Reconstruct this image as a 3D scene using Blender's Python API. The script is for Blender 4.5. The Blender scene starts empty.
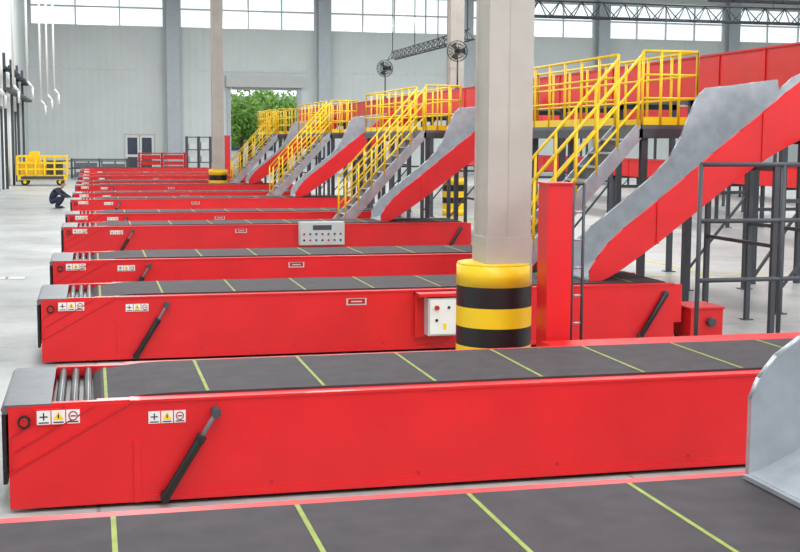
import bpy, bmesh, math, random
from mathutils import Vector, Matrix
random.seed(7)
S = bpy.context.scene
try:
    S.view_settings.view_transform = 'Standard'
    S.view_settings.look = 'None'
except Exception: pass

# ------------------------------------------------------------ materials
def lin(c):
    r=[]
    for v in c:
        v/=255.0
        r.append(v/12.92 if v<=0.04045 else ((v+0.055)/1.055)**2.4)
    return (r[0],r[1],r[2],1)
def mat(name,col,rough=.5,metal=0,var=.08,scale=3,bump=0,coat=0,spec=.5):
    m=bpy.data.materials.new(name); m.use_nodes=True
    nt=m.node_tree; b=nt.nodes['Principled BSDF']
    tc=nt.nodes.new('ShaderNodeTexCoord'); n=nt.nodes.new('ShaderNodeTexNoise')
    n.inputs['Scale'].default_value=scale; n.inputs['Detail'].default_value=5
    nt.links.new(tc.outputs['Object'],n.inputs['Vector'])
    r=nt.nodes.new('ShaderNodeValToRGB'); c=lin(col)
    r.color_ramp.elements[0].position=.3; r.color_ramp.elements[1].position=.7
    r.color_ramp.elements[0].color=tuple(v*(1-var) for v in c[:3])+(1,)
    r.color_ramp.elements[1].color=tuple(min(1,v*(1+var)) for v in c[:3])+(1,)
    nt.links.new(n.outputs['Fac'],r.inputs['Fac']); nt.links.new(r.outputs['Color'],b.inputs['Base Color'])
    b.inputs['Roughness'].default_value=rough; b.inputs['Metallic'].default_value=metal
    b.inputs['Coat Weight'].default_value=coat
    b.inputs['Specular IOR Level'].default_value=spec
    if bump:
        bp=nt.nodes.new('ShaderNodeBump'); bp.inputs['Strength'].default_value=bump
        nt.links.new(n.outputs['Fac'],bp.inputs['Height']); nt.links.new(bp.outputs['Normal'],b.inputs['Normal'])
    return m
RED=mat('red_paint',(216,24,30),.42,0,.07,2,coat=.08)
RED2=mat('red_paint_dark',(178,18,24),.45,0,.08,3)
BELT=mat('belt_rubber',(62,56,60),.7,0,.18,5,spec=.25)
LINE=mat('belt_line_green',(132,146,58),.6,0,.2,10)
GALV=mat('galvanised_steel',(176,180,186),.34,.5,.14,5)
PLATE=mat('steel_plate',(100,104,108),.45,.4,.12,8)
CHROME=mat('roller_steel',(130,134,140),.32,.7,.08)
ROLL=mat('roller_black',(58,60,64),.3,.4,.08)
BLACK=mat('black_paint',(22,22,24),.4,0,.05)
YEL=mat('yellow_paint',(240,200,24),.4,0,.04)
DARK=mat('dark_steel',(72,76,82),.5,.3,.1)
CONC=mat('column_paint',(178,172,164),.6,0,.09,1.6,bump=.05)
WHITE=mat('white_plastic',(228,228,224),.45,0,.03)
GREY=mat('grey_plastic',(190,193,192),.45,0,.03)
SKIN=mat('skin',(190,140,112),.55)
CLOTH=mat('navy_cloth',(48,54,74),.85,0,.2,12)
HAIR=mat('black_hair',(18,16,16),.6)
BLUEG=mat('wall_column_paint',(180,188,194),.55,0,.05)
TAN=mat('window_frame_paint',(215,218,218),.6)
LEAF=mat('leaves',(128,172,76),.7,0,.35,2)
BARK=mat('bark',(90,72,55),.85,0,.2)
GLASSD=mat('dark_glass',(60,75,90),.15)
SIGNY=mat('sign_yellow',(240,200,30),.5)
MARKY=mat('floor_line_paint',(196,180,90),.6,0,.2,4)

def wallmat():
    m=mat('wall_panel',(212,219,218),.6,0,.04,.4)
    nt=m.node_tree; b=nt.nodes['Principled BSDF']
    tc=nt.nodes.new('ShaderNodeTexCoord'); w=nt.nodes.new('ShaderNodeTexWave')
    w.wave_type='BANDS'; w.bands_direction='X'; w.inputs['Scale'].default_value=.55
    nt.links.new(tc.outputs['Object'],w.inputs['Vector'])
    bp=nt.nodes.new('ShaderNodeBump'); bp.inputs['Strength'].default_value=.3; bp.inputs['Distance'].default_value=.05
    nt.links.new(w.outputs['Fac'],bp.inputs['Height']); nt.links.new(bp.outputs['Normal'],b.inputs['Normal'])
    return m
WALL=wallmat()
def floormat():
    m=bpy.data.materials.new('concrete_floor'); m.use_nodes=True
    nt=m.node_tree; b=nt.nodes['Principled BSDF']; L=nt.links.new
    tc=nt.nodes.new('ShaderNodeTexCoord')
    n=nt.nodes.new('ShaderNodeTexNoise'); n.inputs['Scale'].default_value=.5; n.inputs['Detail'].default_value=10; n.inputs['Roughness'].default_value=.7
    L(tc.outputs['Object'],n.inputs['Vector'])
    r=nt.nodes.new('ShaderNodeValToRGB'); r.color_ramp.elements[0].position=.34; r.color_ramp.elements[1].position=.62
    r.color_ramp.elements[0].color=lin((146,149,148)); r.color_ramp.elements[1].color=lin((182,184,181))
    L(n.outputs['Fac'],r.inputs['Fac'])
    n2=nt.nodes.new('ShaderNodeTexNoise'); n2.inputs['Scale'].default_value=3.5; n2.inputs['Detail'].default_value=8; n2.inputs['Roughness'].default_value=.75
    L(tc.outputs['Object'],n2.inputs['Vector'])
    r2=nt.nodes.new('ShaderNodeValToRGB'); r2.color_ramp.elements[0].position=.34; r2.color_ramp.elements[1].position=.48
    r2.color_ramp.elements[0].color=(.66,.66,.66,1); r2.color_ramp.elements[1].color=(1,1,1,1)
    L(n2.outputs['Fac'],r2.inputs['Fac'])
    br=nt.nodes.new('ShaderNodeTexBrick'); br.inputs['Scale'].default_value=1; br.offset=0
    br.inputs['Brick Width'].default_value=4.2; br.inputs['Row Height'].default_value=4.2; br.inputs['Mortar Size'].default_value=.015
    br.inputs['Color1'].default_value=(1,1,1,1); br.inputs['Color2'].default_value=(.95,.95,.95,1); br.inputs['Mortar'].default_value=(.55,.55,.55,1)
    L(tc.outputs['Object'],br.inputs['Vector'])
    mx=nt.nodes.new('ShaderNodeMixRGB'); mx.blend_type='MULTIPLY'; mx.inputs[0].default_value=1
    L(r.outputs['Color'],mx.inputs[1]); L(br.outputs['Color'],mx.inputs[2])
    m2=nt.nodes.new('ShaderNodeMixRGB'); m2.blend_type='MULTIPLY'; m2.inputs[0].default_value=.5
    L(mx.outputs['Color'],m2.inputs[1]); L(r2.outputs['Color'],m2.inputs[2]); L(m2.outputs['Color'],b.inputs['Base Color'])
    b.inputs['Roughness'].default_value=.36
    return m
FLOOR=floormat()
def glassmat():
    m=bpy.data.materials.new('window_glass'); m.use_nodes=True; nt=m.node_tree
    nt.nodes.clear(); o=nt.nodes.new('ShaderNodeOutputMaterial'); t=nt.nodes.new('ShaderNodeBsdfTransparent'); g=nt.nodes.new('ShaderNodeBsdfGlossy')
    t.inputs[0].default_value=(.93,.96,.96,1); g.inputs['Roughness'].default_value=.1
    x=nt.nodes.new('ShaderNodeMixShader'); x.inputs[0].default_value=.05
    nt.links.new(t.outputs[0],x.inputs[1]); nt.links.new(g.outputs[0],x.inputs[2]); nt.links.new(x.outputs[0],o.inputs[0]); return m
GLASS=glassmat()

# ------------------------------------------------------------ mesh builder
LIFT=.055
def lift(z): return z if z<.05 else z+LIFT
def cscale(z): return z*1.075
class MB:
    def __init__(s): s.v=[]; s.f=[]; s.m=[]; s.sm=[]; s.mats=[]
    def mi(s,m):
        if m not in s.mats: s.mats.append(m)
        return s.mats.index(m)
    def loft(s,rings,m,smooth=False,caps=True):
        i0=len(s.v); n=len(rings[0]); k=s.mi(m)
        for r in rings: s.v+= [tuple(p) for p in r]
        for a in range(len(rings)-1):
            for j in range(n):
                s.f.append((i0+a*n+j,i0+a*n+(j+1)%n,i0+(a+1)*n+(j+1)%n,i0+(a+1)*n+j)); s.m.append(k); s.sm.append(smooth)
        if caps:
            s.f.append(tuple(range(i0+n-1,i0-1,-1))); s.m.append(k); s.sm.append(False)
            e=i0+(len(rings)-1)*n
            s.f.append(tuple(range(e,e+n))); s.m.append(k); s.sm.append(False)
    def box(s,x0,x1,y0,y1,z0,z1,m):
        s.loft([[(x0,y0,z0),(x1,y0,z0),(x1,y1,z0),(x0,y1,z0)],[(x0,y0,z1),(x1,y0,z1),(x1,y1,z1),(x0,y1,z1)]],m)
    def prism(s,pts,y0,y1,m):
        s.loft([[(x,y0,z) for x,z in pts],[(x,y1,z) for x,z in pts]],m)
    def tube(s,p0,p1,r,m,n=10,r2=None):
        p0=Vector(p0);p1=Vector(p1);d=(p1-p0)
        if d.length<1e-6:return
        q=d.to_track_quat('Z','Y'); r2=r if r2 is None else r2
        A=[];B=[]
        for j in range(n):
            a=2*math.pi*j/n; o=q@Vector((math.cos(a),math.sin(a),0)); A.append(p0+o*r);B.append(p1+o*r2)
        s.loft([A,B],m,True)
    def path(s,pts,r,m,n=8):
        for a,b in zip(pts[:-1],pts[1:]): s.tube(a,b,r,m,n)
    def beam(s,p0,p1,w,h,m):
        p0=Vector(p0);p1=Vector(p1);d=(p1-p0);q=d.to_track_quat('Y','Z')
        C=[(-w/2,0,-h/2),(w/2,0,-h/2),(w/2,0,h/2),(-w/2,0,h/2)]
        s.loft([[p0+q@Vector(c) for c in C],[p1+q@Vector(c) for c in C]],m)
    def build(s,name,bevel=0,loc=(0,0,0),parent=None,zf=None):
        me=bpy.data.meshes.new(name)
        lo=Vector(loc)
        if zf: s.v=[(p[0],p[1],zf(p[2])) for p in s.v]
        me.from_pydata([tuple(Vector(p)-lo) for p in s.v],[],s.f)
        for m in s.mats: me.materials.append(m)
        for p,k,q in zip(me.polygons,s.m,s.sm): p.material_index=k; p.use_smooth=q
        bm=bmesh.new(); bm.from_mesh(me); bmesh.ops.recalc_face_normals(bm,faces=bm.faces); bm.to_mesh(me); bm.free()
        o=bpy.data.objects.new(name,me); o.location=loc; S.collection.objects.link(o)
        if bevel:
            b=o.modifiers.new('bevel','BEVEL'); b.width=bevel; b.segments=2; b.limit_method='ANGLE'; b.angle_limit=math.radians(50)
        if parent: o.parent=parent
        return o

# ------------------------------------------------------------ room shell
X0,X1,Y0R,YB,H=-4.6,64,-22,100,15
b=MB(); b.box(X0-.3,X1+.3,Y0R,YB+.3,-.3,0,FLOOR); b.build('floor')
b=MB(); b.box(X0-.3,X1+.3,Y0R,YB+.3,H,H+.25,WALL)
for y in range(-15,100,12): b.box(X0,X1,y-.15,y+.15,H-.7,H,BLUEG)
b.build('ceiling')
WZ0,WZ1=11.25,14.2
b=MB(); y0,y1=YB,YB+.3
b.box(X0-.3,2.5,y0,y1,0,WZ0,WALL); b.box(2.5,4.9,y0,y1,3.1,WZ0,WALL); b.box(4.9,10.8,y0,y1,0,WZ0,WALL)
b.box(10.8,16.1,y0,y1,6.8,WZ0,WALL); b.box(16.1,X1+.3,y0,y1,0,WZ0,WALL)
b.box(X0-.3,X1+.3,y0,y1,WZ1,H,WALL)
cols=[6.3,18.2,30,42,54]
for c in cols: b.box(c-.6,c+.6,y0,y1,WZ0,WZ1,WALL)
b.box(X0-.3,X0+.3,y0,y1,WZ0,WZ1,WALL); b.box(X1-.3,X1+.3,y0,y1,WZ0,WZ1,WALL)
b.build('wall_back')
b=MB()
b.box(X0,5.7,YB-.08,YB,8.0,8.15,TAN); b.box(6.9,17.6,YB-.08,YB,8.0,8.15,TAN); b.box(18.8,X1,YB-.08,YB,8.0,8.15,TAN)
b.build('trim_1')
edges=[X0+.3]+sum([[c-.6,c+.6] for c in cols],[])+[X1-.3]
for i in range(0,len(edges),2):
    a,c=edges[i],edges[i+1]; b=MB()
    b.box(a,c,y0+.12,y0+.14,WZ0,WZ1,GLASS)
    for z in (WZ0+.06,WZ0+1.5,WZ1-.06): b.box(a,c,y0+.05,y0+.2,z-.06,z+.06,TAN)
    n=int((c-a)/2.6)
    for k in range(n+1):
        x=a+.05+(c-a-.1)*k/n; b.box(x-.05,x+.05,y0+.04,y0+.21,WZ0,WZ1,TAN)
    b.build('window_%d'%(i//2+1))
for c in cols:
    b=MB(); b.box(c-.5,c+.5,YB-.9,YB-.84,0,H,BLUEG); b.box(c-.5,c+.5,YB-.1,YB-.04,0,H,BLUEG); b.box(c-.03,c+.03,YB-.84,YB-.1,0,H,BLUEG)
    b.build('steel_wall_column')
b=MB(); b.box(X0-.3,X0,Y0R,YB,4.2,H,WALL)
dd=[-14,2,18,34,50,66,82]
prev=Y0R
for d in dd:
    b.box(X0-.3,X0,prev,d,0,4.2,WALL); prev=d+3.4
b.box(X0-.3,X0,prev,YB,0,4.2,WALL); b.build('wall_left')
for i,d in enumerate(dd):
    b=MB()
    for k in range(7): b.box(X0-.2,X0-.14,d,d+3.4,k*.6+.01,k*.6+.59,GREY)
    b.box(X0,X0+.12,d-.15,d,0,4.35,DARK); b.box(X0,X0+.12,d+3.4,d+3.55,0,4.35,DARK); b.box(X0,X0+.12,d,d+3.4,4.2,4.35,DARK)
    b.build('door_%d'%(i+3))
b=MB(); b.box(X1,X1+.3,Y0R,YB,0,H,WALL); b.build('wall_right')
b=MB()
b.box(2.5,2.6,YB-.02,YB+.2,0,3.1,GREY); b.box(4.8,4.9,YB-.02,YB+.2,0,3.1,GREY); b.box(2.6,4.8,YB-.02,YB+.2,3.0,3.1,GREY)
for a in (2.62,3.72):
    b.box(a,a+1.06,YB+.05,YB+.12,0.02,3.0,WHITE); b.box(a+.15,a+.9,YB+.02,YB+.05,.3,1.3,DARK); b.box(a+.15,a+.9,YB+.02,YB+.05,1.5,2.8,GLASSD)
b.build('door_1')
b=MB()
b.box(10.5,10.8,YB-.15,YB+.1,0,7.0,BLUEG); b.box(16.1,16.4,YB-.15,YB+.1,0,7.0,BLUEG)
b.box(10.4,16.5,YB-.7,YB-.02,6.8,7.7,GREY)
b.box(10.85,16.05,YB+.0,YB+.06,6.6,6.79,GREY)
b.build('door_2')

# outside yard
b=MB(); b.box(-60,120,YB+.31,240,-.35,-.05,mat('yard_concrete',(170,172,165),.8,0,.1,.3)); b.build('yard_ground')
def tree(x,y,h,r):
    b=MB(); b.tube((x,y,-.05),(x+.1,y,h*.55),.2,BARK,8,.12)
    for k in range(5):
        a=k*1.3; b.tube((x+.1,y,h*.4),(x+math.cos(a)*r*.6,y+math.sin(a)*r*.6,h*.7),.08,BARK,6,.03)
    for k in range(18):
        cx=x+random.uniform(-.6,.6)*r; cy=y+random.uniform(-.6,.6)*r; cz=h*.6+random.uniform(-.45,.45)*r*1.3; rr=r*random.uniform(.3,.48)
        for q in range(130):
            d=Vector((random.gauss(0,1),random.gauss(0,1),random.gauss(0,1))).normalized()*rr*random.uniform(.7,1.1)
            p=Vector((cx,cy,cz))+d
            u=Vector((random.gauss(0,1),random.gauss(0,1),random.gauss(0,1))).normalized(); w=u.orthogonal().normalized()
            s=.24; i=len(b.v)
            b.v+=[tuple(p-u*s),tuple(p+w*s*.5),tuple(p+u*s),tuple(p-w*s*.5)]
            b.f.append((i,i+1,i+2,i+3)); b.m.append(b.mi(LEAF)); b.sm.append(False)
    b.build('leafy_tree')
tree(12.6,109,6.8,2.5); tree(16.6,110,7.2,2.6); tree(20,116,8,3); tree(10.2,118,7.8,3.0); tree(14.6,119,8.2,3.0)
b=MB(); b.box(0,34,138,146,-.05,7,mat('far_building_wall',(205,208,210),.7))
for k in range(10): b.box(1+k*3.3,3+k*3.3,137.9,138,1.5,3.5,GLASSD)
b.box(-.3,34.3,137.7,146.3,7,7.4,BLUEG); b.build('yard_building')

# ------------------------------------------------------------ conveyors
W=1.62; CX0=-.62; CX1=7.62
def sticker(b,x,z,y,n=3,s=.115):
    for k in range(n):
        a=x+k*(s+.008)
        b.box(a,a+s,y-.004,y,z,z+s,WHITE)
        if k%3==2:
            b.loft([[(a+s/2+math.cos(t*math.pi/6)*s*.36,y-.004-dy,z+s*.55+math.sin(t*math.pi/6)*s*.36) for t in range(12)] for dy in (0,.002)],RED2)
            b.loft([[(a+s/2+math.cos(t*math.pi/6)*s*.26,y-.006-dy,z+s*.55+math.sin(t*math.pi/6)*s*.26) for t in range(12)] for dy in (0,.0015)],WHITE)
            b.box(a+s*.3,a+s*.7,y-.0085,y-.006,z+s*.5,z+s*.6,BLACK)
        elif k%3==1:
            b.prism([(a+s*.12,z+s*.3),(a+s*.88,z+s*.3),(a+s*.5,z+s*.92)],y-.006,y-.004,SIGNY)
            b.box(a+s*.45,a+s*.55,y-.008,y-.006,z+s*.42,z+s*.7,BLACK)
        else:
            b.box(a+s*.2,a+s*.8,y-.006,y-.004,z+s*.5,z+s*.6,BLACK); b.box(a+s*.45,a+s*.55,y-.0065,y-.004,z+s*.3,z+s*.85,BLACK)
        b.box(a+s*.12,a+s*.88,y-.006,y-.004,z+s*.08,z+s*.18,DARK)
def conveyor(y,x=CX0,e=CX1,line0=1.44,gap=.89,plate=True):
    b=MB(); y2=y+W
    def both(pts,inset,t,m):
        b.prism(pts,y+inset,y+inset+t,m); b.prism(pts,y2-inset-t,y2-inset,m)
    both([(x,.05),(x,.722),(x+1.0,.728),(x+1.0,.05)],.045,.042,RED)
    both([(x+.02,.05),(x+.02,.52),(x+.40,.721),(x+1.0,.727),(x+1.0,.05)],.03,.022,RED)
    both([(x+.04,.05),(x+.04,.42),(x+.62,.724),(x+1.1,.7285),(x+1.1,.05)],.015,.021,RED)
    both([(x+.0,.03),(x+.0,.27),(x+.88,.735),(e,.735),(e,.03)],.0,.035,RED)
    for (xa,za,xb,zb,ins) in ((x+.02,.515,x+.40,.715,.03),(x+.04,.415,x+.62,.717,.015),(x,.265,x+.88,.728,.0)):
        b.beam((xa,y+ins-.001,za),(xb,y+ins-.001,zb),.008,.012,RED2)
    b.box(x+.88,x+.93,y-.016,y+.002,.03,.46,RED)
    b.box(x+.04,e-.02,y+.11,y2-.11,.06,.60,RED2)
    b.box(x+1.0,e-.02,y+.04,y2-.04,.60,.725,RED)
    b.box(x+.86,e,y-.012,y+.13,.7255,.745,RED); b.box(x+.86,e,y2-.13,y2+.012,.7255,.745,RED)
    b.box(x+.9,e,y-.012,y+.001,.032,.075,RED); b.box(x+.9,e,y2-.001,y2+.012,.032,.075,RED)
    b.box(x-.02,x+.30,y+.048,y2-.048,.723,.735,PLATE)
    b.box(x-.05,x-.02,y+.1,y2-.1,.18,.66,BLACK)
    b.tube((x-.02,y+.08,.70),(x-.02,y2-.08,.70),.032,CHROME,14)
    b.box(x+.302,x+.70,y+.105,y2-.105,.603,.655,BLACK)
    for k in range(3): b.tube((x+.36+k*.10,y+.10,.70),(x+.36+k*.10,y2-.10,.70),.033,ROLL,14)
    # top side rails of the nose : front faces sit between the section plates, never coplanar
    b.box(x+.305,x+.63,y+.038,y+.10,.665,.739,RED); b.box(x+.305,x+.63,y2-.10,y2-.038,.665,.739,RED)
    b.box(x+.625,x+.87,y+.026,y+.128,.668,.742,RED); b.box(x+.625,x+.87,y2-.128,y2-.026,.668,.742,RED)
    bx=[(x+.60,.69),(x+.66,.722),(x+1.0,.757),(x+1.2,.762),(e-.1,.762),(e-.04,.74)]
    b.loft([[(px,y+.13,pz-.03),(px,y2-.13,pz-.03),(px,y2-.13,pz),(px,y+.13,pz)] for px,pz in bx],BELT)
    X=x+line0
    b.loft([[(px,y+.135,pz),(px,y2-.135,pz),(px,y2-.135,pz+.002),(px,y+.135,pz+.002)] for px,pz in ((x+.68,.7255),(x+.705,.728))],LINE)
    while X<e-.2:
        b.box(X-.013,X+.013,y+.14,y2-.14,.7622,.7640,LINE); X+=gap
    b.tube((x+.11,y+.045,.62),(x+.11,y+.02,.62),.045,BLACK,16); b.tube((x+.11,y+.02,.62),(x+.11,y+.01,.62),.03,RED2,12)
    b.box(x+.185,x+.515,y+.0145,y+.046,.593,.703,RED)
    sticker(b,x+.20,.600,y+.0142,3,.095)
    sticker(b,x+.99,.575,y-.001,3,.085)
    if plate:
        b.box(x+3.72,x+3.98,y-.004,y,.58,.66,GREY); b.box(x+3.74,x+3.96,y-.006,y-.004,.595,.655,RED2); b.box(x+3.78,x+3.92,y-.007,y-.006,.615,.63,GREY)
    for yy,dy in ((y-.07,1),(y2+.07,-1)):
        p0=Vector((x+1.10,yy,.07)); p1=Vector((x+1.48,yy,.645)); d=p1-p0
        b.tube(p0,p0+d*.72,.033,BLACK,14); b.tube(p0+d*.72,p1,.018,CHROME,10); b.tube(p0+d*.66,p0+d*.73,.038,BLACK,14)
        b.tube((p1.x,yy-.03*dy,p1.z),(p1.x,yy+.07*dy,p1.z),.036,DARK,14)
        b.tube((p0.x,yy-.03*dy,p0.z),(p0.x,yy+.07*dy,p0.z),.036,BLACK,14)
    for k in range(6):
        xx=x+1.9+k*1.15
        b.tube((xx,y,.12),(xx,y-.008,.12),.012,RED2,8)
    b.tube((e+.02,y+.1,.64),(e+.02,y2-.1,.64),.075,DARK,16)
    b.box(e,e+.12,y+.02,y+.08,.25,.73,RED); b.box(e,e+.12,y2-.08,y2-.02,.25,.73,RED)
    b.tube((e-.5,y-.05,.10),(e-.15,y-.05,.62),.035,BLACK,12); b.tube((e-.15,y-.07,.62),(e-.15,y,.62),.04,DARK,12); b.tube((e-.5,y-.07,.1),(e-.5,y,.1),.04,DARK,12)
    for xx in (x+.5,x+2.5,x+5,e-.3):
        for ya in (y+.12,y2-.22): b.box(xx,xx+.12,ya,ya+.1,0,.06,BLACK)
    return b.build('telescopic_belt_conveyor',.003,(x,y,0),zf=cscale)
CY=[4.79,9.22,15.4,20.2,28,32.8,40.6,45.4,53.2,58,65.8,70.6,78.4,83.2]
for i,y in enumerate(CY):
    if i==0: conveyor(y,-1.7,7.6,1.77,.93)
    else: conveyor(y,CX0,8.5 if (i>=4 and i%2==0) else CX1,plate=(i>1))

def ctrl(y,x0,x1,z0,z1,hood=True):
    b=MB(); d=.2
    if hood:
        b.box(x0-.12,x1+.05,y-.016-.06,y-.016,z0-.05,z1+.06,RED); b.box(x0-.12,x1+.1,y-.3,y-.016,z1+.02,z1+.06,RED)
        y-=.076
    else: y-=.015
    b.box(x0,x1,y-d,y,z0,z1,GREY); b.box(x0+.02,x1-.02,y-d-.012,y-d,z0+.02,z1-.02,GREY if not hood else WHITE)
    w=x1-x0
    if w<.6:
        b.tube((x0+w*.28,y-d-.012,z1-.12),(x0+w*.28,y-d-.05,z1-.12),.03,RED2,12); b.tube((x0+w*.7,y-d-.012,z1-.12),(x0+w*.7,y-d-.03,z1-.12),.018,BLACK,12)
        b.box(x0+w*.5,x0+w*.62,y-d-.016,y-d-.012,z0+.08,z0+.16,SIGNY); b.tube((x0+w*.28,y-d-.012,z0+.2),(x0+w*.28,y-d-.03,z0+.2),.018,BLACK,12)
    else:
        for j in range(2):
            for i in range(7): b.tube((x0+.1+i*w*.135,y-d-.012,z0+.11+j*.14),(x0+.1+i*w*.135,y-d-.03,z0+.11+j*.14),.024,(BLACK,RED2,DARK)[(i+j)%3],10)
        b.box(x0+.3,x1-.3,y-d-.016,y-d-.012,z1-.18,z1-.07,DARK)
    b.build('control_box',.006,(x0,y,z0))
ctrl(15.4,4.10,4.48,.24,.72)
ctrl(28,4.52,5.55,.34,.86,False)

# ------------------------------------------------------------ columns
def column(x,y,w=.25,tall=H-.7,off=0):
    b=MB(); px=x+off
    b.box(px-w,px+w,y-w,y-w+.03,0,tall,CONC); b.box(px-w,px+w,y+w-.03,y+w,0,tall,CONC)
    b.box(px-w+.02,px+w-.02,y-w+.03,y+w-.03,0,tall,CONC)
    b.box(px-w-.012,px+w+.012,y-w-.012,y+w+.012,1.1,1.6,CONC)
    b.box(px-w-.012,px+w+.012,y-w-.012,y+w+.012,5.2,5.24,CONC)
    b.box(px-.02,px-.005,y-w-.006,y-w,1.6,tall,CONC)
    zz=[0,.18,.4,.61,.83,1.06,1.29]
    ms=[YEL,YEL,BLACK,YEL,BLACK,YEL]
    for a,c,m in zip(zz[:-1],zz[1:],ms):
        R=.42
        b.loft([[(x+math.cos(t*math.pi/24)*R,y+math.sin(t*math.pi/24)*R,z) for t in range(48)] for z in (a,c)],m,True,caps=(c==1.29 or a==0))
    b.tube((x,y,1.29),(x,y,1.31),.41,YEL,48)
    b.build('protected_column',0,(x,y,0),zf=lift)
column(4.335,13.2,off=.085); column(5.5,56.4); column(12.75,43.6); column(24,70)

b=MB(); b.box(4.6,4.87,12.24,12.54,.0,2.2,RED); b.box(4.58,4.89,12.22,12.56,2.2,2.22,RED); b.box(4.56,4.91,12.2,12.58,0,.03,RED)
b.box(4.87,4.875,12.3,12.5,1.2,2.0,RED2); b.build('red_post',.006,(4.6,12.24,0),zf=lift)
b=MB()
b.path([(4.98,12.5,0),(4.98,12.5,2.2),(5.10,12.5,2.2),(5.10,12.5,0)],.018,DARK)
for z in (.7,1.0,1.3,1.6,1.9): b.tube((4.98,12.5,z),(5.10,12.5,z),.012,GALV,8)
b.build('cable_ladder',0,(4.98,12.5,0),zf=lift)
b=MB(); b.box(4.55,8.3,11.3,12.05,.05,.60,RED); b.box(4.5,8.35,11.25,12.1,.60,.64,RED)
for x in (4.7,6.4,8.0): b.box(x,x+.12,11.45,11.95,0,.05,BLACK)
for x in (5.4,6.3,7.2): b.box(x,x+.01,11.292,11.3,.08,.58,RED2)
b.build('red_equipment_cabinet',.008,(4.55,11.35,0))
b=MB(); b.box(7.82,8.3,15.3,15.9,.04,.45,RED); b.box(7.8,8.32,15.28,15.92,.45,.48,RED); b.tube((8.1,15.2,.28),(8.1,15.3,.28),.06,DARK,14); b.box(7.85,8.25,15.35,15.85,0,.04,BLACK)
b.build('drive_unit_housing',.006,(7.82,15.3,0))

# ------------------------------------------------------------ chutes
def chute(Y,dx=0,near=False,outer=RED):
    b=MB(); ya,yb=Y+.35,Y+1.35
    if near:
        st=[(6.55,.80,.5),(6.62,.82,.6),(6.95,.96,.66),(7.5,1.33,.68),(8.2,1.86,.68),(9.0,2.46,.68),(9.7,2.93,.66),(10.3,3.28,.6)]
        fs=[(6.55,.80,1.22),(6.6,.81,1.34),(6.7,.84,1.46),(6.85,.92,1.56),(7.1,1.05,1.68),(7.5,1.33,1.98),(8.2,1.86,2.52),(9.0,2.46,3.14),(9.7,2.93,3.6),(10.3,3.28,3.88)]
    else:
        st=[(6.52,.80,.08),(6.62,.82,.24),(6.78,.88,.38),(7.0,1.0,.46),(7.5,1.34,.50),(7.9,1.64,.52),(8.3,1.94,.54),(8.7,2.23,.56),(9.05,2.46,.60),(9.35,2.63,.67),(9.6,2.75,.73),(9.84,2.85,.76),(9.86,2.86,.5),(10.1,3.05,.45),(10.35,3.25,.45)]
        fs=[(6.52,.80,.95),(6.68,.83,1.2),(6.95,.96,1.42),(7.5,1.34,1.84),(7.9,1.64,2.16),(8.15,1.83,2.42),(8.32,1.96,2.72),(8.45,2.05,3.05),(8.56,2.13,3.30),(8.7,2.23,3.42),(9.1,2.49,3.46),(9.84,2.85,3.56),(9.86,2.86,3.4),(10.1,3.05,3.6),(10.35,3.25,3.7)]
    st=[(x+dx,z,h) for x,z,h in st]; fs=[(x+dx,z,t) for x,z,t in fs]
    b.loft([[(x,ya,z-.03),(x,yb,z-.03),(x,yb,z),(x,ya,z)] for x,z,h in st],GALV)
    b.loft([[(x,ya,z-.05),(x,yb,z-.05),(x,yb,z-.03),(x,ya,z-.03)] for x,z,h in st],outer)
    b.loft([[(x,ya-.03,z-.08),(x,ya-.03,z+h),(x,ya-.01,z+h),(x,ya-.01,z-.08)] for x,z,h in st],outer)
    b.loft([[(x,ya-.01,z-.03),(x,ya-.01,z+h),(x,ya+.01,z+h),(x,ya+.01,z-.03)] for x,z,h in st],GALV)
    b.loft([[(x,yb-.01,z-.03),(x,yb-.01,t),(x,yb+.01,t),(x,yb+.01,z-.03)] for x,z,t in fs],GALV)
    b.loft([[(x,yb+.01,z-.08),(x,yb+.01,t),(x,yb+.03,t),(x,yb+.03,z-.08)] for x,z,t in fs],outer)
    b.path([(x,ya-.01,z+h) for x,z,h in st],.014,outer,6)
    b.path([(x,yb+.01,t) for x,z,t in fs],.014,GALV,6)
    for k in (4,8 if not near else 5):
        x,z,h=st[k]; b.box(x-.02,x+.02,ya-.05,ya-.03,z-.08,z+h,outer)
    x,z,h=st[0]; b.box(x-.03,x+.0,ya,yb,z-.03,z-.005,GALV)
    for xl in ((9.0,9.7) if not near else (8.6,9.7)):
        xl+=dx
        for k in range(len(st)-1):
            if st[k][0]<=xl<=st[k+1][0]: z=st[k][1]+(st[k+1][1]-st[k][1])*(xl-st[k][0])/(st[k+1][0]-st[k][0])
        yl,yr=Y-.14,Y+1.76
        for yy in (yl,yr): b.box(xl-.035,xl+.035,yy-.035,yy+.035,0,z-.1,DARK); b.box(xl-.08,xl+.08,yy-.08,yy+.08,0,.012,DARK)
        b.box(xl-.035,xl+.035,yl,yr,z-.17,z-.09,DARK)
        if xl>8.6: b.box(xl-.02,xl+.02,yl,yr,z*.5,z*.5+.05,DARK)
    b.build('discharge_chute',0,(st[0][0],Y,0),zf=lift)
SETS=[15.4,28,40.6,53.2]
for y in SETS: chute(y)
chute(4.85,-3.0,True,GALV)

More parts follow.
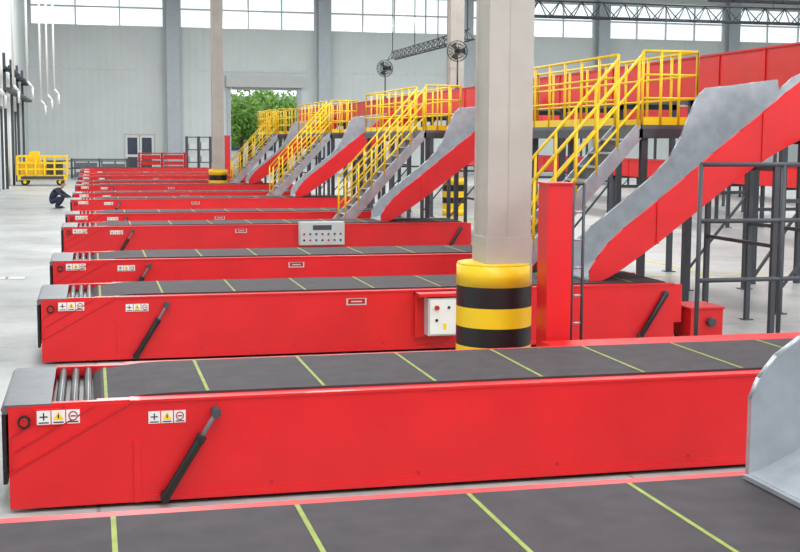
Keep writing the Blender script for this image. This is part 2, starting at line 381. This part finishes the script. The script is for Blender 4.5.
# ------------------------------------------------------------ stairs with platforms
PZ=2.9; SX0,SX1=5.45,8.05
def stair(Y):
    b=MB(); ya,yb=Y+2.15,Y+3.05; n=13
    for yy in (ya,yb-.04):
        b.prism([(SX0-.08,0),(SX0+.16,0),(SX1+.02,PZ-.2),(SX1+.02,PZ),(SX1-.06,PZ),(SX0-.08,.12)],yy,yy+.04,GALV)
    for k in range(1,n+1):
        z=PZ*k/(n+1); x=SX0+(SX1-SX0)*k/(n+1)
        b.box(x-.13,x+.13,ya+.04,yb-.04,z-.03,z,GALV); b.box(x+.11,x+.13,ya+.04,yb-.04,z,z+PZ/(n+1)-.03,PLATE)
    r=.023; f0=.23
    sx=SX0+(SX1-SX0)*f0; sz=PZ*f0
    for yy in (ya+.02,yb-.02):
        for k in range(7):
            f=f0+(.985-f0)*k/6; x=SX0+(SX1-SX0)*f; z=PZ*f
            b.tube((x,yy,z),(x,yy,z+1.05),r,YEL)
        for o in (1.05,.7,.36):
            b.tube((sx,yy,sz+o),(SX1+.02,yy,PZ+o),r if o>1 else r*.8,YEL)
    px0,px1=SX1,9.0; pe=Y+9.2
    b.box(px0,px1,ya,pe,PZ-.06,PZ,PLATE)
    b.box(px0-.02,px0+.04,ya,pe,PZ-.2,PZ-.06,DARK); b.box(px1-.06,px1,ya,pe,PZ-.2,PZ-.06,DARK)
    b.box(px0,px1,ya,ya+.06,PZ-.2,PZ-.06,DARK); b.box(px0,px1,pe-.06,pe,PZ-.2,PZ-.06,DARK)
    for yy in (ya+.1,Y+7.1,pe-.1):
        for xx in (px0+.1,px1-.1):
            b.box(xx-.05,xx+.05,yy-.05,yy+.05,0,PZ-.06,DARK)
    def rail(p,q,m):
        p=Vector(p);q=Vector(q)
        for k in range(m+1):
            c=p.lerp(q,k/m); b.tube(c,c+Vector((0,0,1.1)),r,YEL)
        for o in (1.1,.75,.4): b.tube(p+Vector((0,0,o)),q+Vector((0,0,o)),r if o>1 else r*.8,YEL)
        b.beam(p+Vector((0,0,.06)),q+Vector((0,0,.06)),.012,.12,YEL)
    rail((px0+.03,yb+.05,PZ),(px0+.03,pe-.03,PZ),8)
    rail((px0+.03,ya+.03,PZ),(px1-.03,ya+.03,PZ),3)
    rail((px0+.03,pe-.03,PZ),(px1-.03,pe-.03,PZ),2)
    rail((px1-.03,ya+.03,PZ),(px1-.03,pe-.03,PZ),8)
    b.build('access_staircase',0,(SX0,Y,0),zf=lift)
for y in SETS: stair(y)

# ------------------------------------------------------------ elevated trunk conveyor
def trunk(x0,x1,ya,yb,z0,z1,zb,name,step=6.3,off=0):
    b=MB()
    for x in (x0,x1-.05): b.box(x,x+.05,ya,yb,z0,z1,RED)
    b.box(x0-.03,x0+.08,ya,yb,z1,z1+.03,RED); b.box(x1-.08,x1+.03,ya,yb,z1,z1+.03,RED)
    b.box(x0+.05,x1-.05,ya,yb,zb-.04,zb,BELT); b.box(x0+.05,x1-.05,ya,yb,z0,z0+.03,DARK)
    y=ya
    while y<yb:
        b.box(x0-.02,x0,y,y+.06,z0,z1,RED); y+=1.5
    y=ya+off
    while y<yb:
        for x in (x0+.05,x1-.15): b.box(x,x+.1,y,y+.1,0,z0,DARK); b.box(x-.06,x+.16,y-.06,y+.16,0,.015,DARK)
        b.box(x0,x1,y,y+.1,z0-.1,z0,DARK); 
        if z0>2:
            b.box(x0+.1,x1-.1,y+.02,y+.08,z0*.5,z0*.5+.06,DARK)
            b.beam((x0+.1,y+.05,.3),(x1-.1,y+.05,z0*.5),.04,.04,DARK)
        y+=step
    b.build(name,0,(x0,ya,0),zf=lift)
trunk(10.42,11.8,16.6,64,3.4,4.12,3.85,'elevated_trunk_conveyor',3.15,1.0)
trunk(19.5,20.9,24,72,1.35,1.95,1.8,'sorting_line_conveyor',3)
trunk(24.5,26,20,72,3.3,4.1,3.8,'elevated_trunk_conveyor',4)
trunk(31,32.4,28,80,.6,1.2,1.05,'sorting_line_conveyor',4)

b=MB(); r=.03
for x in (7.49,8.66,9.8):
    b.tube((x,14.5,0),(x,14.5,2.42),r,DARK); b.tube((x,14.5,0),(x,14.5,.015),.08,DARK,12)
for z in (2.42,1.70,.94): b.tube((7.49,14.5,z),(9.8,14.5,z),r,DARK)
b.build('pipe_guard_frame',0,(7.49,14.5,0))
b=MB()
for x in (12.25,13.2):
    for y in (19,21.5): b.box(x-.05,x+.05,y-.05,y+.05,0,3.0,DARK)
for y in (19,21.5):
    b.box(12.2,13.25,y-.04,y+.04,2.9,3.0,DARK); b.box(12.2,13.25,y-.03,y+.03,1.4,1.46,DARK); b.beam((12.25,y,.1),(13.2,y,1.4),.05,.05,DARK)
b.box(12.2,12.3,19,21.5,2.9,3.0,DARK); b.box(13.15,13.25,19,21.5,2.9,3.0,DARK)
b.box(12.15,13.3,18.9,21.6,3.0,3.05,PLATE)
b.build('steel_support_frame',0,(12.2,19,0))

def fan(x,y,z,face):
    b=MB(); b.tube((x,y,4.205),(x,y,z-.3),.025,DARK); b.tube((x,y,4.207),(x,y,4.235),.08,DARK,12)
    b.tube((x,y,z-.3),(x,y+.1,z),.02,DARK)
    q=Vector(face).normalized().to_track_quat('Z','Y'); c=Vector((x,y,z))
    def P(r,a,h): return c+q@Vector((math.cos(a)*r,math.sin(a)*r,h))
    R=.30
    for rr,h in ((R,.0),(R,.08),(R*.7,.13),(R*.4,.15),(R*.7,-.05),(R*.4,-.07)):
        pts=[P(rr,k*math.pi/10,h) for k in range(21)]; b.path(pts,.008,BLACK,5)
    for k in range(16):
        a=k*math.pi/8; b.path([P(.06,a,.15),P(R*.7,a,.13),P(R,a,.08),P(R,a,0),P(R*.7,a,-.05),P(.06,a,-.08)],.005,BLACK,4)
    b.tube(P(0,0,-.2),P(0,0,.04),.08,BLACK,14)
    for k in range(3):
        a=k*2.094; b.loft([[P(.05,a-.3,.03),P(.05,a+.3,.05),P(.05,a+.3,.06),P(.05,a-.3,.04)],[P(R*.88,a-.35,.0),P(R*.88,a+.4,.06),P(R*.88,a+.4,.07),P(R*.88,a-.35,.01)]],DARK)
    b.build('pedestal_fan',0,(x,y,4.2))
fan(10.45,35.5,5.3,(-.6,-1,-.1)); fan(10.45,44.8,5.3,(-.6,-1,-.1))

def truss(p,q,h,n,name,top,t=.05):
    b=MB(); p=Vector(p);q=Vector(q); u=Vector((0,0,h)); d=(q-p).normalized(); s=d.cross(Vector((0,0,1)))*h*.5
    for o in (s,-s): b.tube(p+o,q+o,t,DARK,6)
    b.tube(p+u,q+u,t,DARK,6)
    for k in range(n):
        a=p.lerp(q,k/n); c=p.lerp(q,(k+1)/n); m=(a+c)/2+u
        for o in (s,-s): b.tube(a+o,m,t*.6,DARK,5); b.tube(m,c+o,t*.6,DARK,5)
        b.tube(a+s,a-s,t*.6,DARK,5)
    for f in (.02,.35,.65,.98):
        a=p.lerp(q,f)+u; b.tube(a,(a.x,a.y,top),.02,DARK,5)
    b.build(name,0,tuple(p))
truss((14.3,47,6.6),(14.3,60,6.6),.38,16,'overhead_lattice_truss',H-.01,.03)
truss((22,62,9.1),(62,62,9.1),.8,34,'overhead_lattice_truss',H-.01)
truss((24,46,8.3),(60,46,8.3),.6,34,'overhead_lattice_truss',H-.01)

# ------------------------------------------------------------ left background things
b=MB()
for y in (70,76,82,88):
    b.box(X0+.15,X0+.3,y,y+.15,0,7.2,DARK); b.box(X0+.15,-3.9,y,y+.15,6.2,6.32,DARK)
for x in (-4.3,-4.05): b.tube((x,69,6.42),(x,92,6.42),.09,DARK,8)
b.box(-4.4,-3.95,69,92,5.2,5.35,DARK)
b.build('pipe_rack',0,(-4.4,70,0))
b=MB()
for k,(x,y) in enumerate(((-4.1,62),(-3.7,66),(-3.2,70),(-2.9,80),(-2.5,80),(-2.1,80))):
    zb=5.0+.35*(k%3)
    b.path([(x,y,H-.01),(x,y,zb),(x+.25,y,zb-.3),(x+.25,y,zb-.9)],.06,WHITE)
b.build('ceiling_drop_pipes',0,(-2.9,80,7))

b=MB(); x0,x1,ya,yb=-4.1,-1.35,74.6,76.2
b.box(x0,x1,ya,yb,.32,.62,YEL); b.box(x0+.2,x1-.2,ya-.05,ya,.38,.55,DARK)
for x in (x0,-3.6,-3.1,-2.6,-2.05,x1):
    for y in (ya,yb): b.box(x-.05,x+.05,y-.05,y+.05,.6,1.7,YEL)
for z in (.95,1.3,1.68):
    for y in (ya,yb): b.box(x0,x1,y-.04,y+.04,z-.05,z+.05,YEL)
    for x in (x0,x1): b.box(x-.04,x+.04,ya,yb,z-.04,z+.04,YEL)
b.box(x0+.15,-2.7,ya+.2,yb-.2,.62,1.25,YEL); b.box(-2.5,-1.6,ya+.3,yb-.3,.62,1.4,DARK)
b.prism([(-3.6,1.25),(-2.8,1.25),(-2.9,1.95),(-3.4,1.95)],ya+.3,yb-.3,YEL)
for x in (x0+.4,x1-.4):
    for y in (ya+.1,yb-.1): b.tube((x,y-.08,.22),(x,y+.08,.22),.22,BLACK,16); b.tube((x,y-.1,.22),(x,y-.08,.22),.1,YEL,12)
b.build('yellow_work_platform',0,(x0,ya,0))
def rack(name,x0,x1,y,z,m,sh,fill):
    b=MB()
    n=max(2,int((x1-x0)/1.4))
    for k in range(n+1):
        x=x0+(x1-x0)*k/n
        for yy in (y,y+1.0): b.box(x-.06,x+.06,yy-.06,yy+.06,0,z,m)
    for k in range(sh):
        zz=.15+(z-.2)*k/(sh-1)
        b.box(x0,x1,y,y+1.0,zz-.04,zz+.03,m)
        if fill and k<sh-1:
            for j in range(n): 
                xa=x0+(x1-x0)*j/n+.15; b.box(xa,xa+(x1-x0)/n-.3,y+.1,y+.9,zz+.03,zz+.03+(z/sh)*random.uniform(.4,.75),fill)
    b.build(name,0,(x0,y,0))
rack('equipment_rack',-1.3,2.4,88,1.35,DARK,3,PLATE)
rack('red_frame_stack',3.3,6.5,90,1.75,RED2,5,RED2)
rack('tall_storage_rack',6.7,8.4,91,2.9,DARK,4,GREY)
b=MB()
for k in range(9):
    x=-4.0+k*.95; b.box(x-.05,x+.05,93.95,94.05,0,1.1,DARK)
for z in (.5,1.05): b.box(-4.05,3.6,93.96,94.04,z,z+.08,DARK)
b.build('safety_fence',0,(-4,94,0))
b=MB(); b.box(9.9,10.3,96,96.4,0,3.0,RED); b.box(9.8,10.4,95.9,96.5,0,.1,BLACK); b.build('red_door_bollard',.01,(10,96,0))

b=MB(); b.box(8.8,40,23.0,23.12,0,.004,MARKY); b.box(12.2,12.32,23.12,80,0,.004,MARKY); b.box(8.8,40,13.0,13.1,0,.004,MARKY)
b.build('floor_line_marking')
for y in (18.2,25.0):
    b=MB(); b.box(-3.6,-1.3,y,y+.45,0,.012,GREY)
    for k in range(10): b.box(-3.55+k*.21,-3.5+k*.21,y+.05,y+.40,.012,.016,PLATE)
    b.build('floor_cover_plate')

# ------------------------------------------------------------ crouching worker
def skin_obj(name,pts,edges,rad,m,parent,sub=2):
    me=bpy.data.meshes.new(name); me.from_pydata(pts,edges,[]); me.materials.append(m)
    o=bpy.data.objects.new(name,me); S.collection.objects.link(o)
    s=o.modifiers.new('skin','SKIN'); s.use_smooth_shade=True
    for i,r in enumerate(rad):
        rr=r if isinstance(r,tuple) else (r,r); me.skin_vertices[0].data[i].radius=rr
        me.skin_vertices[0].data[i].use_root=(i==0)
    d=o.modifiers.new('sub','SUBSURF'); d.levels=sub; d.render_levels=sub
    o.parent=parent; return o
def worker(loc,rot):
    e=bpy.data.objects.new('crouching_worker',None); S.collection.objects.link(e); e.location=loc; e.rotation_euler=(0,0,rot)
    P=[(-.20,0,.27),(-.16,0,.44),(-.04,0,.60),(.09,0,.71),(.17,0,.77)]
    R=[(.17,.16),(.16,.15),(.18,.16),(.13,.11),(.055,.055)]
    E=[(0,1),(1,2),(2,3),(3,4)]
    for s in (1,-1):
        i=len(P); P+=[(-.16,.1*s,.25),(.27,.19*s,.44),(.04,.15*s,.12),(.02,.15*s,.05),(.22,.17*s,.04)]
        R+=[.1,.085,.065,.045,.04]; E+=[(0,i),(i,i+1),(i+1,i+2),(i+2,i+3),(i+3,i+4)]
        i=len(P); P+=[(.08,.20*s,.69),(.30,.27*s,.52),(.53,.14*s,.42)]; R+=[.075,.055,.04]; E+=[(3,i),(i,i+1),(i+1,i+2)]
    skin_obj('clothed_body',P,E,R,CLOTH,e)
    hx,hz=.09,-.11
    skin_obj('neck_and_head',[(.10+hx,0,.86+hz),(.15+hx,0,.93+hz),(.19+hx,0,1.03+hz),(.19+hx,0,1.10+hz)],[(0,1),(1,2),(2,3)],[.05,.05,(.085,.078),(.07,.07)],SKIN,e)
    skin_obj('hair_cap',[(.15+hx,0,1.03+hz),(.17+hx,0,1.11+hz),(.21+hx,0,1.15+hz)],[(0,1),(1,2)],[(.082,.08),(.088,.085),(.05,.06)],HAIR,e)
    b=MB(); 
    for s in (1,-1): b.tube((.262,.03*s,1.06),(.275,.03*s,1.06),.011,HAIR,8); b.tube((.18,.08*s,1.05),(.2,.098*s,1.05),.022,SKIN,8,.015)
    b.tube((.265,0,1.05),(.295,0,1.02),.009,SKIN,8,.014); b.box(.262,.272,-.022,.022,.985,.993,RED2)
    b.v=[(p[0]+hx,p[1],p[2]+hz) for p in b.v]
    f=b.build('face_features'); f.parent=e
    for s in (1,-1):
        w=Vector((.53,.14*s,.42)); P=[tuple(w),tuple(w+Vector((.07,-.01*s,-.02)))]; R=[.03,(.038,.016)]
        skin_obj('palm_%d'%(1 if s>0 else 2),P,[(0,1)],R,SKIN,e,1)
        for k in range(4):
            o=w+Vector((.08,(-.03+.02*k),-.02)); L=(.03,.035,.033,.026)[k]
            skin_obj('finger_%d_%d'%(1 if s>0 else 2,k+1),[tuple(o),tuple(o+Vector((L,0,-.01))),tuple(o+Vector((L*1.5,0,-.035)))],[(0,1),(1,2)],[.009,.009,.007],SKIN,e,1)
        o=w+Vector((.04,-.03*s,-.01)); skin_obj('thumb_%d'%(1 if s>0 else 2),[tuple(o),tuple(o+Vector((.03,-.025*s,-.01))),tuple(o+Vector((.055,-.025*s,-.025)))],[(0,1),(1,2)],[.011,.01,.008],SKIN,e,1)
    b=MB()
    for s in (1,-1): b.box(-.05,.28,.15*s-.045,.15*s+.045,0,.025,BLACK)
    f=b.build('shoe_soles',.008); f.parent=e
worker((-1.35,50.6,0),math.radians(-16))

# ------------------------------------------------------------ light
w=bpy.data.worlds.new('sky'); S.world=w; w.use_nodes=True
bg=w.node_tree.nodes['Background']; bg.inputs[0].default_value=(.92,.96,1,1); bg.inputs[1].default_value=1.45
def area(x,y,sx,sy,e,name='skylight'):
    l=bpy.data.lights.new(name,'AREA'); l.shape='RECTANGLE'; l.size=sx; l.size_y=sy; l.energy=e; l.color=(.98,.99,1)
    o=bpy.data.objects.new(name,l); o.location=(x,y,H-.75); S.collection.objects.link(o)
for x in (1,14,30,48):
    for y in (0,34,72): area(x,y,3,26,2800 if y<60 else 3600)

# ------------------------------------------------------------ camera
c=bpy.data.cameras.new('camera'); c.sensor_width=36; c.lens=56.25; c.clip_end=500
o=bpy.data.objects.new('camera',c); S.collection.objects.link(o); S.camera=o
R=Matrix.Rotation(math.radians(-13.85),4,'Z')@Matrix.Rotation(math.radians(83.8),4,'X')@Matrix.Rotation(math.radians(.3),4,'Z')
o.matrix_world=Matrix.Translation((0,0,2.705))@R
